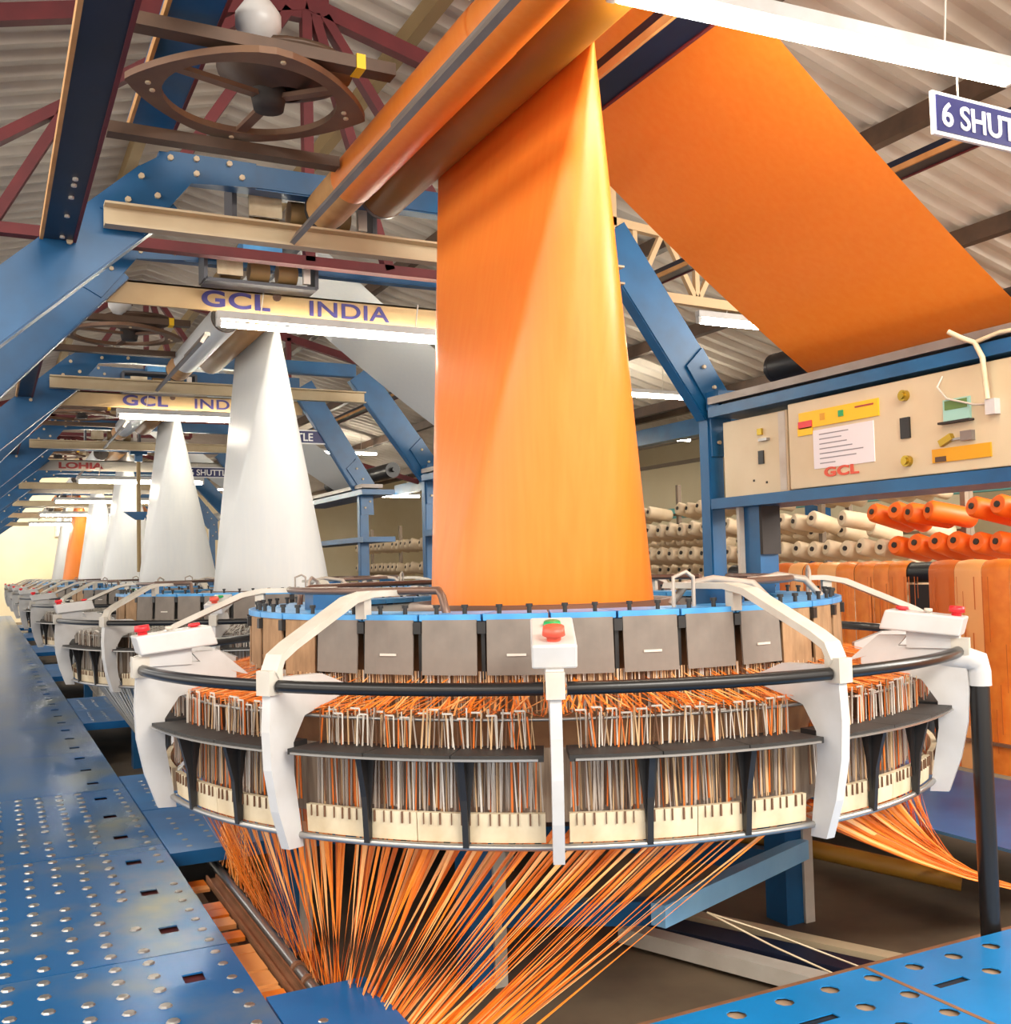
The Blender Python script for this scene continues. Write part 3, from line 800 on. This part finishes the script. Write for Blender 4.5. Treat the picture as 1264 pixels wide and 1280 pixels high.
def board(k, Y, dz=0):
    z0 = 2.585 + dz
    t = thing('sign_board', {1: 'beige board reading GCL INDIA, nearer and larger one', 2: 'beige board reading GCL INDIA, smaller one farther back', 3: 'pale board with red letters reading LOHIA'}.get(k, 'plain beam board over the %s loom' % ORD[k]),
              'sign', (0, Y, z0), 'boards across the portals')
    MB().bb(-1.40, 1.0, 0, .02, -.065, .065).bb(-1.40, 1.0, -.0, .05, .055, .065).obj('panel', M['board_white'] if k >= 3 else M['board'], t)
    if k in (1, 2):
        if 'g' not in txt: txt['g'] = text_mesh('lettering', 'GCL', .128, .002, .004, 1.1); txt['i'] = text_mesh('lettering', 'INDIA', .128, .002, .002, 1.05)
        lettering(txt['g'], M['textblue'], t, (-.64, -.003, -.04), (R(90), 0, 0), (1.5, 1, 1))
        lettering(txt['i'], M['textblue'], t, (-.02, -.003, -.045), (R(90), 0, 0), (1.42, 1, 1))
    if k == 3:
        lettering(text_mesh('lettering', 'LOHIA', .1, .002, .004), M['textred'], t, (-.95, -.003, -.035), (R(90), 0, 0), (1.7, 1, 1))
def tube_lamp(Y, x0, z, label, ln=1.5, tilt=0, drop=.22):
    t = thing('tube_lamp', label, 'lamp', (x0, Y, z), 'fluorescent tube lamps')
    MB().bb(0, ln, -.025, .025, .03, .075).obj('batten', M['white'], t, bevel=.004)
    MB().tube([(.03, 0, 0), (ln - .03, 0, 0)], .0155, 12).obj('tube', M['tubeglow'], t)
    for x in (.012, ln - .012):
        e = MB().box((x, 0, .015), (.024, .036, .05)).obj('end_cap', M['white'], t)
    for x in (.25, ln - .3): MB().tube([(x, 0, .07), (x + .02, 0, drop)], .004, 6).obj('hanger', M['wire_pale'], t)
    t.rotation_euler = (0, tilt, 0)
    return t
def shuttle(k, Y, x=.864, z=2.385):
    t = thing('hanging_sign', {0: 'blue sign reading 6 SHUTTLE under the near tube lamp, cut by the right edge'}.get(k, 'blue shuttle sign over the %s loom' % ORD[k]), 'sign', (x, Y, z), 'blue shuttle signs')
    MB().bb(0, .80, 0, .012, -.068, .068).obj('rim', M['textwhite'], t)
    MB().bb(.012, .788, -.004, 0, -.056, .056).obj('face', M['signblue'], t)
    if 's' not in txt: txt['s'] = text_mesh('lettering', '6 SHUTTLE', .105, .0015, .0015)
    lettering(txt['s'], M['textwhite'], t, (.03, -.006, -.038), (R(90), 0, 0), (.98, 1, 1))
    for xx in (.12, .68): MB().tube([(xx, .006, .068), (xx, .006, .13)], .003, 6).obj('hanger', M['wire_pale'], t)
def drive(Y, x, z, label):
    t = thing('drive_unit', label, 'machine', (x, Y, z), 'take-up drives on the beams')
    f_ = MB()
    for (a, b_) in (((0, 0), (.62, 0)), ((0, .17), (.62, .17))): f_.beam((a[0], 0, a[1]), (b_[0], 0, b_[1]), .16, .018)
    for x_ in (0, .62): f_.beam((x_, 0, 0), (x_, 0, .17), .16, .02)
    f_.obj('frame', M['greyframe'], t)
    for x_ in (.14, .3, .46): MB().tube([(x_ - .05, 0, .085), (x_ + .06, 0, .085)], .055, 14).obj('drum', M['motor'], t)
    MB().bb(.06, .2, -.085, -.07, .03, .13).obj('terminal_block', M['comb'], t)
    MB().bb(.2, .42, -.09, .06, .18, .24).obj('cover', M['blue_lt'], t)
    MB().bb(.54, .58, -.09, -.06, .02, .15).obj('valve', M['wire_pale'], t)
def lamp_ring(Y, label, gl):
    t = thing('ring_bracket', label, 'bracket', (-.94, Y + .22, 2.6), 'brown ring brackets beside the rollers')
    n = 48; b = MB(); v = []; f = []
    for z in (0, .022):
        for k in range(n):
            a = 360 * k / n; c, s_ = Cc(a), S(a)
            ax = .40 * c; ay = .35 * (1 - abs(c) ** 1.7) ** .85 * (1 if s_ >= 0 else -1)
            v += [(ax, ay, z), (.285 * c, .27 * s_, z)]
    for k in range(n):
        q = (k + 1) % n; o2 = 2 * n
        f += [(2 * k, 2 * q, 2 * q + 1, 2 * k + 1), (o2 + 2 * k, o2 + 2 * k + 1, o2 + 2 * q + 1, o2 + 2 * q), (2 * k, o2 + 2 * k, o2 + 2 * q, 2 * q), (2 * k + 1, 2 * q + 1, o2 + 2 * q + 1, o2 + 2 * k + 1)]
    b.add(v, f); b.obj('ring_plate', M['ringbrown'], t)
    for (x, y) in ((-.33, -.01), (-.31, .04), (.33, .0), (.31, -.04), (0, .31), (.03, -.31)): MB().tube([(x, y, -.006), (x, y, 0)], .009, 6).obj('bolt', M['comb'], t)
    MB().lathe([(.06, .0), (.10, .015), (.225, .075), (.225, .09), (.08, .06), (.02, .07)], (.11, -.03, .03), 28).obj('hood', M['brown'], t)
    MB().lathe([(.001, -.05), (.05, -.05), (.06, .0), (.05, .05)], (.06, .0, .03), 18).obj('motor', M['core'], t)
    for a in (85, 205, 325): MB().beam((.06 + .05 * Cc(a), .05 * S(a), .02), (.28 * Cc(a), .28 * S(a), .012), .035, .016).obj('spoke', M['ringbrown'], t)
    MB().lathe([(.001, -.075), (.045, -.06), (.072, -.02), (.072, .02), (.045, .06), (.02, .085), (.02, .12)], (-.02, -.20, .17), 18).obj('globe', M['white'], t)
    # the two flat bars carrying it
    for (y, z, x1) in ((-.27, .055, .405), (.34, -.03, .405)):
        o = MB().bb(-.42, x1, y - .03, y + .03, z - .02, z + .02).obj('carrier_bar', M['brown'], t)
    MB().bb(.27, .30, -.305, -.235, .032, .08).obj('tape_band', M['yellow'], t)
def long_channel(name, x, z, y0, y1, wx, hz, mt, label, holes=False):
    cy = (y0 + y1) / 2
    t = thing(name, label, 'beam', (x, cy, z))
    MB().bb(-wx / 2, wx / 2, y0 - cy, y1 - cy, -.006, .006).bb(-wx / 2, -wx / 2 + .01, y0 - cy, y1 - cy, 0, hz).bb(wx / 2 - .01, wx / 2, y0 - cy, y1 - cy, 0, hz).obj('web', M[mt], t)
    for s_ in (-1, 1): MB().bb(s_ * (wx / 2 + .005) - .006, s_ * (wx / 2 + .005) + .006, y0 - cy, y1 - cy, -.012, hz * .3).obj('flange_edge', M['card'] if s_ < 0 else M['darkred'], t)
    if holes:
        for y in (.05, .3, .5, .62, .68): MB().tube([(.012, y1 - cy - y, -.014), (.012, y1 - cy - y, -.004)], .009, 6).obj('bolt', M['wire_pale'], t)
        MB().tube([(0, y0 - cy + .95, -.016), (0, y0 - cy + .95, -.004)], .02, 8).obj('bolt', M['brass'], t)
    return t

portal(1.02, 2.72, 'blue portal frame behind the near loom, bolted corner at top left')
cchannel(.98, 2.40, 'beige channel below the rear portal of the nearest loom')
lamp_ring(0, 'brown lens shaped ring bracket with hood at top left', True)
tube_lamp(-1.0, -.30, 2.485, 'bright tube lamp across the top right corner', 1.53, R(-2.2))
shuttle(0, -1.0)
drive(1.22, -.80, 2.50, 'grey drive unit left of the cardboard roller end')
for k in range(1, NLOOM):
    Y = PITCH * k; q = ORD[k]; dz = 0 if k < 3 else -.22
    portal(Y - 1.12, 2.88 + dz, 'blue portal frame in front of the %s loom' % q)
    portal(Y + 1.0, 2.70 + dz * .6, 'blue portal frame behind the %s loom' % q)
    board(k, Y - 1.02, dz)
    tube_lamp(Y - 1.12, {1: -.575}.get(k, -.60 - .05 * k), 2.42 + dz * 1.2, 'glowing tube lamp over the %s loom' % q if k < 5 else 'small glowing tube lamp over the %s loom' % q)
    cchannel(Y + .95, 2.40 + dz * .6, 'beige channel below the rear portal of the %s loom' % q)
    if k <= 3: lamp_ring(Y, 'brown ring bracket above the %s loom' % q, False); drive(Y - 1.205, -.66, 2.63, 'dark framed drive unit on the beam over the %s loom' % q)
    if k <= 3: shuttle(k, Y - 1.1, .95 if k == 1 else .55, 2.30)
long_channel('side_channel', -1.49, 2.30, -2.0, 1.0, .105, .06, 'navy', 'near black channel beam slanting into the top left corner', True)
long_channel('side_channel', -1.17, 2.72, -2.0, .98, .15, .07, 'blue', 'dark blue channel beam behind the ring bracket')
long_channel('side_channel', 2.2, 2.865, -2.0, 25, .10, .05, 'navy', 'dark long channel behind the slanting orange sheet')
long_channel('side_channel', .22, 2.70, -2.0, .9, .13, .06, 'navy', 'dark long channel seen beside the top corner of the orange tube')
for k in range(1, 4):
    long_channel('side_channel', -1.49, 2.30, PITCH * k - 1.1, PITCH * k + 1.0, .09, .06, 'navy', 'dark side channel left of the %s loom' % ORD[k])
# tube lamp and others farther right
tube_lamp(2.5, 2.62, 2.66, 'tube lamp under the pale lattice truss', 1.2, 0, .13)
for i, (x, y, ln) in enumerate(((3.6, 6.0, 1.5), (4.4, 9.5, 1.8), (2.6, 14, 1.8), (4.6, 17, 1.8), (8.2, 8, 1.8), (3.0, 21, 1.8), (8.6, 13, 1.8))):
    tube_lamp(y, x, roof_z(x + ln / 2) - .55, 'distant tube lamp over the creels on the right, %s counted from the camera' % ['first', 'second', 'third', 'fourth', 'fifth', 'sixth', 'seventh'][i], ln, 0, .5)

# ================================================================== RIGHT SIDE: control panel
XP = 1.53
cp = thing('control_cabinet', 'long beige control panel in a blue frame on the right', 'control panel', (XP, 0, 1.3))
def pb(name, y0, y1, z0, z1, x0, x1, mt, parent=cp, bevel=0): return MB().bb(x0, x1, y0, y1, z0 - 1.3, z1 - 1.3).obj(name, M[mt], parent, bevel=bevel)
small = pb('small_cabinet', .44, .90, 1.33, 1.705, .0, .25, 'beige_box', bevel=.004)
big = pb('large_cabinet', -1.3, .40, 1.335, 1.72, -.03, .25, 'beige_box', bevel=.004)
pb('frame_rail', -1.35, .95, 1.28, 1.33, -.05, .28, 'blue'); pb('frame_rail', -1.35, .95, 1.735, 1.785, -.05, .28, 'blue')
pb('gap_strip', -1.35, .95, 1.785, 1.80, .0, .25, 'core'); pb('top_rail', -1.35, .95, 1.80, 1.835, -.05, .16, 'bar')
pb('end_cap', .90, 1.0, 1.78, 1.87, -.02, .2, 'blue')
def on(name, y, z, wy, hz, mt, parent, x=-.03, d=.006, bevel=0):
    return MB().bb(x - d, x + .001, y - wy / 2, y + wy / 2, z - hz / 2 - 1.3, z + hz / 2 - 1.3).obj(name, M[mt], parent if False else cp, bevel=bevel)
on('lock', .62, 1.505, .035, .062, 'black', small, 0.0, .008); on('key', .59, 1.585, .06, .012, 'steel', small, 0, .02); on('knob', .62, 1.625, .03, .03, 'brass', small, 0, .012)
for (y, z) in ((.68, 1.40), (.59, 1.385)): on('screw', y, z, .01, .01, 'core', small, 0, .003)
on('edge_strip', .475, 1.52, .045, .36, 'offwhite', small, 0, .002)
on('yellow_sticker', .095, 1.632, .46, .072, 'yellow', big); on('sticker_tab', .29, 1.592, .09, .05, 'yellow', big)
on('red_label', .285, 1.615, .085, .028, 'red', big, -.035, .004); on('red_line', -.06, 1.648, .10, .007, 'textred', big, -.035, .003); on('green_dot', .07, 1.634, .028, .026, 'green', big, -.035, .005)
on('dim_line', .18, 1.635, .03, .03, 'amber', big, -.035, .002)
pp = on('paper_notice', .07, 1.497, .345, .168, 'paper', big, -.03, .004)
for i in range(7):
    wl = (.17, .13, .16, .19, .25, .21, .09)[i]
    on('print_line', .07 + (.27 - wl) / 2, 1.56 - i * .021, wl, .0045, 'inkgrey', big, -.034, .001)
gl = lettering(text_mesh('lettering', 'GCL', .055, .002, .002, 1.1), M['fadedred'], cp, (-.0325, .185, .075), (R(90), 0, R(-90)), (1.75, 1, 1))
on('handle_recess', -.267, 1.528, .045, .082, 'black', big, -.03, .01)
def kn(y, z): MB().tube([(-.03, y, z - 1.3), (-.05, y, z - 1.3)], .022, 14).tube([(-.05, y, z - 1.3), (-.058, y, z - 1.3)], .014, 12).obj('lock_knob', M['brass'], cp)
kn(-.27, 1.655); kn(-.272, 1.397)
on('display_bezel', -.512, 1.565, .118, .085, 'lcd', big, -.03, .01); on('display', -.512, 1.585, .1, .034, 'lcdg', big, -.04, .002); on('display_shelf', -.512, 1.52, .14, .008, 'core', big, -.03, .03)
MB().beam((-.04, -.435, .145), (-.04, -.49, .168), .02, .025).obj('key_tag', M['brass'], cp); on('key_switch', -.557, 1.463, .05, .036, 'bar', big, -.03, .02); on('key_link', -.515, 1.456, .06, .008, 'steel', big, -.035, .01)
on('amber_sticker', -.52, 1.402, .26, .052, 'amber', big); on('sticker_mark', -.43, 1.388, .05, .02, 'brown', big, -.036, .002)
on('white_switch', -.672, 1.552, .04, .055, 'white', big, -.03, .03)
MB().tube([(-.03, -.45, .40), (-.05, -.44, .36), (-.05, -.48, .31), (-.05, -.60, .27), (-.045, -.655, .265)], .004, 6).obj('cable', M['wire_pale'], cp)
MB().tube([(-.06, -.665, .28), (-.07, -.66, .43), (-.07, -.63, .49), (-.1, -.60, .51), (-.12, -.56, .54)], .01, 8).tube([(-.07, -.63, .49), (-.05, -.72, .51), (-.05, -.9, .50)], .008, 6).obj('hose', M['comb'], cp)
# column foot behind the panel
q = thing('panel_post', 'broad blue post below the left end of the control panel', 'post', (1.56, .80, .5))
MB().bb(0, .11, -.11, .02, -.76, .78).obj('web', M['blue'], q); MB().bb(-.03, 0, .0, .02, -.76, .78).obj('flange', M['offwhite'], q); MB().bb(.0, .11, -.13, -.11, .55, .8).obj('bracket', M['core'], q)

# ------------------------------------------------------------------ tape curtain from the right creel
tc = thing('tape_curtain', 'wide curtain of orange tape bands hanging from a roller on the right', 'tapes', (2.52, 0, .94))
MB().tube([(0, -2.2, 0), (0, 2.08, 0)], .052, 16).obj('roller', M['black'], tc)
yy = 1.95
i = 0
while yy > -2.1:
    wd = random.uniform(.10, .155)
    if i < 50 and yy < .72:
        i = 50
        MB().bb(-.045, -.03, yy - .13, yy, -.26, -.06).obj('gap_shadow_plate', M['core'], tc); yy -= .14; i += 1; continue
    path = arc((0, 0, .056), 60, 180, 8, 0.0)
    path = [(x, z) for x, z in path] + [(-.058, -.3), (-.06, -.6), (-.064, -.93)]
    v = []; f = []; cr = .006
    nseg = 4
    for (x, z) in path:
        for s_ in range(nseg + 1):
            u_ = s_ / nseg; bul = cr * (1 - (2 * u_ - 1) ** 2)
            v.append((x - bul * (1 if z < .02 else .4), yy - wd * u_, z + (bul if z > .02 else 0)))
    n = nseg + 1
    for a in range(len(path) - 1):
        for s_ in range(nseg): f.append((a * n + s_, a * n + s_ + 1, (a + 1) * n + s_ + 1, (a + 1) * n + s_))
    MB().add(v, f, 0, True).obj('tape_band', random.choice([M['tape'], M['tape'], M['tape_b'], M['tape_c']]), tc)
    yy -= wd + random.choice((.0005, .001, .001, .004)); i += 1
b = MB()
for k in range(150):
    y = random.uniform(-2.1, 1.9); z0 = random.uniform(-.9, -.1); b.bb(-.0735, -.0725, y, y + random.uniform(.002, .007), z0, min(-.02, z0 + random.uniform(.2, .7)))
b.obj('loose_threads', M['tape_b'], tc, 'stuff')
MB().bb(-.085, -.07, -2.2, 2.0, -.80, -.785).obj('hold_rod', M['channel'], tc)

# ------------------------------------------------------------------ creel racks with bobbins
bob = MB().tube([(-.13, 0, 0), (-.12, 0, 0), (.12, 0, 0), (.13, 0, 0)], [.05, .062, .062, .05], 14).mesh('package', M['bobbin'])
bobo = MB().tube([(-.17, 0, 0), (-.15, 0, 0), (.15, 0, 0), (.17, 0, 0)], [.055, .068, .068, .055], 14).mesh('package', M['bobbin_o'])
cor = MB().tube([(-.14, 0, 0), (.14, 0, 0)], .018, 10).mesh('core', M['core']); coro = MB().tube([(-.18, 0, 0), (.18, 0, 0)], .02, 10).mesh('core', M['core'])
def ordw(n): return '%d%s' % (n, 'th' if 10 < n % 100 < 14 else {1: 'st', 2: 'nd', 3: 'rd'}.get(n % 10, 'th'))
def rack(x, y0, y1, zs, label, rowname, orange=(), dens=1.0):
    t = thing('creel_rack', label, 'rack', (x, (y0 + y1) / 2, 0), 'creel racks on the right')
    cy = (y0 + y1) / 2; ztop = max(zs) + .3
    n = max(2, int((y1 - y0) / 1.1) + 1)
    for i in range(n):
        y = y0 + (y1 - y0) * i / (n - 1) - cy
        MB().bb(-.02, .02, y - .02, y + .02, -.26, ztop).obj('post', M['rack'], t)
    for z in zs: MB().bb(.0, .03, y0 - cy, y1 - cy, z - .012, z + .012).obj('shelf_rail', M['rack'], t)
    for r_, z in enumerate(zs):
        y = y0 + .15; i = 0
        while y < y1 - .1:
            if random.random() < dens:
                o_ = r_ in orange and y < 2.3 and random.random() < .75
                q = thing('bobbin', ('orange' if o_ else 'cream') + ' bobbin on ' + rowname + ', %s row up, place %s from the near end' % (['lowest', 'second', 'third', 'fourth'][r_], ordw(i + 1)), 'bobbin',
                          (x - .16, y, z + .01), ('orange' if o_ else 'cream') + ' bobbins, %s, row %d' % (rowname, r_ + 1))
                q.rotation_euler = (0, R(random.uniform(8, 16)), R(random.uniform(-14, 4)))
                p = mo('package', bobo if o_ else bob, q); mo('core', coro if o_ else cor, q)
            y += .165; i += 1
rack(4.1, .3, 5.6, (.55, .82, 1.06, 1.28), 'creel rack directly behind the orange tape curtain', 'rack behind tape curtain', orange=(2, 3), dens=.82)
rack(4.6, 2.0, 9.0, (.6, .9, 1.2, 1.5), 'second creel rack farther right', 'second creel rack', dens=.8)
rack(3.4, 5.6, 11.5, (.7, 1.0, 1.3), 'creel rack beyond the blue right hand posts', 'rack beyond the posts', dens=.75)
# teal beam and pale cupboards seen behind the racks
o = MB().bb(-.05, .05, -6, 6, -.06, .06).obj('teal_beam', M['teal']); o.location = (6.0, 7.5, 1.62); tag(o, 'pale teal beam behind the creel racks', 'beam')
for x in (0,): MB().bb(-.06, .06, -.8, -.68, -1.88, -.06).bb(-.06, .06, 3.0, 3.12, -1.88, -.06).obj('post', M['blue'], o)
o = MB().bb(-.08, .08, -8, 8, -.1, .1).obj('blue_beam', M['blue']); o.location = (5.9, 9.0, 2.62); tag(o, 'dark blue beam high on the right behind the orange tube', 'beam')
MB().bb(-.08, .08, -4.2, -4.0, -2.88, -.1).bb(-.08, .08, 2, 2.2, -2.88, -.1).obj('post', M['blue'], o)
for i, (x, y0, y1, z1) in enumerate(((8.4, 5.2, 7.4, 2.45), (8.4, 7.6, 9.4, 2.55), (8.4, 9.7, 13.0, 2.65))):
    t = thing('partition', 'cream partition panel behind the racks, %s' % ['near one', 'middle one', 'far one'][i], 'partition', (x, (y0 + y1) / 2, 0))
    h_ = (y1 - y0) / 2
    MB().bb(0, .06, -h_, h_, -.26, z1).obj('panel', M['cream_wall'], t); MB().bb(-.03, 0, -h_, h_, z1 - .06, z1).obj('cap_rail', M['rack'], t)

for k in (1, 2):
    keep = ('frame_rail', 'top_rail', 'end_cap')
    c = copy_tree(cp, None, None, tuple(set(q.name.split('.')[0] for q in cp.children if q.name.split('.')[0] not in keep)), (XP, PITCH * k, 1.3))
    c['label'] = 'bare blue rail frame of the %s loom, glimpsed beyond its blue posts' % ORD[k]; c['category'] = 'frame'; c.name = 'control_stand'
# thin hanging pole with blue brackets among the far tubes
t = thing('hanging_pole', 'thin brown pole with two blue brackets hanging between the white tubes', 'pole', (-.205, 9.0, 2.0))
MB().tube([(0, 0, -.95), (0, 0, .42)], .022, 8).obj('rod', M['purlin'], t)
MB().bb(-.09, .09, -.05, .05, .36, .46).bb(-.04, .04, -.04, .04, .28, .36).obj('upper_bracket', M['blue'], t)
MB().prism([(-.16, .0), (.1, .0), (.05, -.09), (-.03, -.09)], lambda a_, b_, t_: (a_, t_, b_ - .28), -.04, .04).obj('lower_bracket', M['blue'], t)
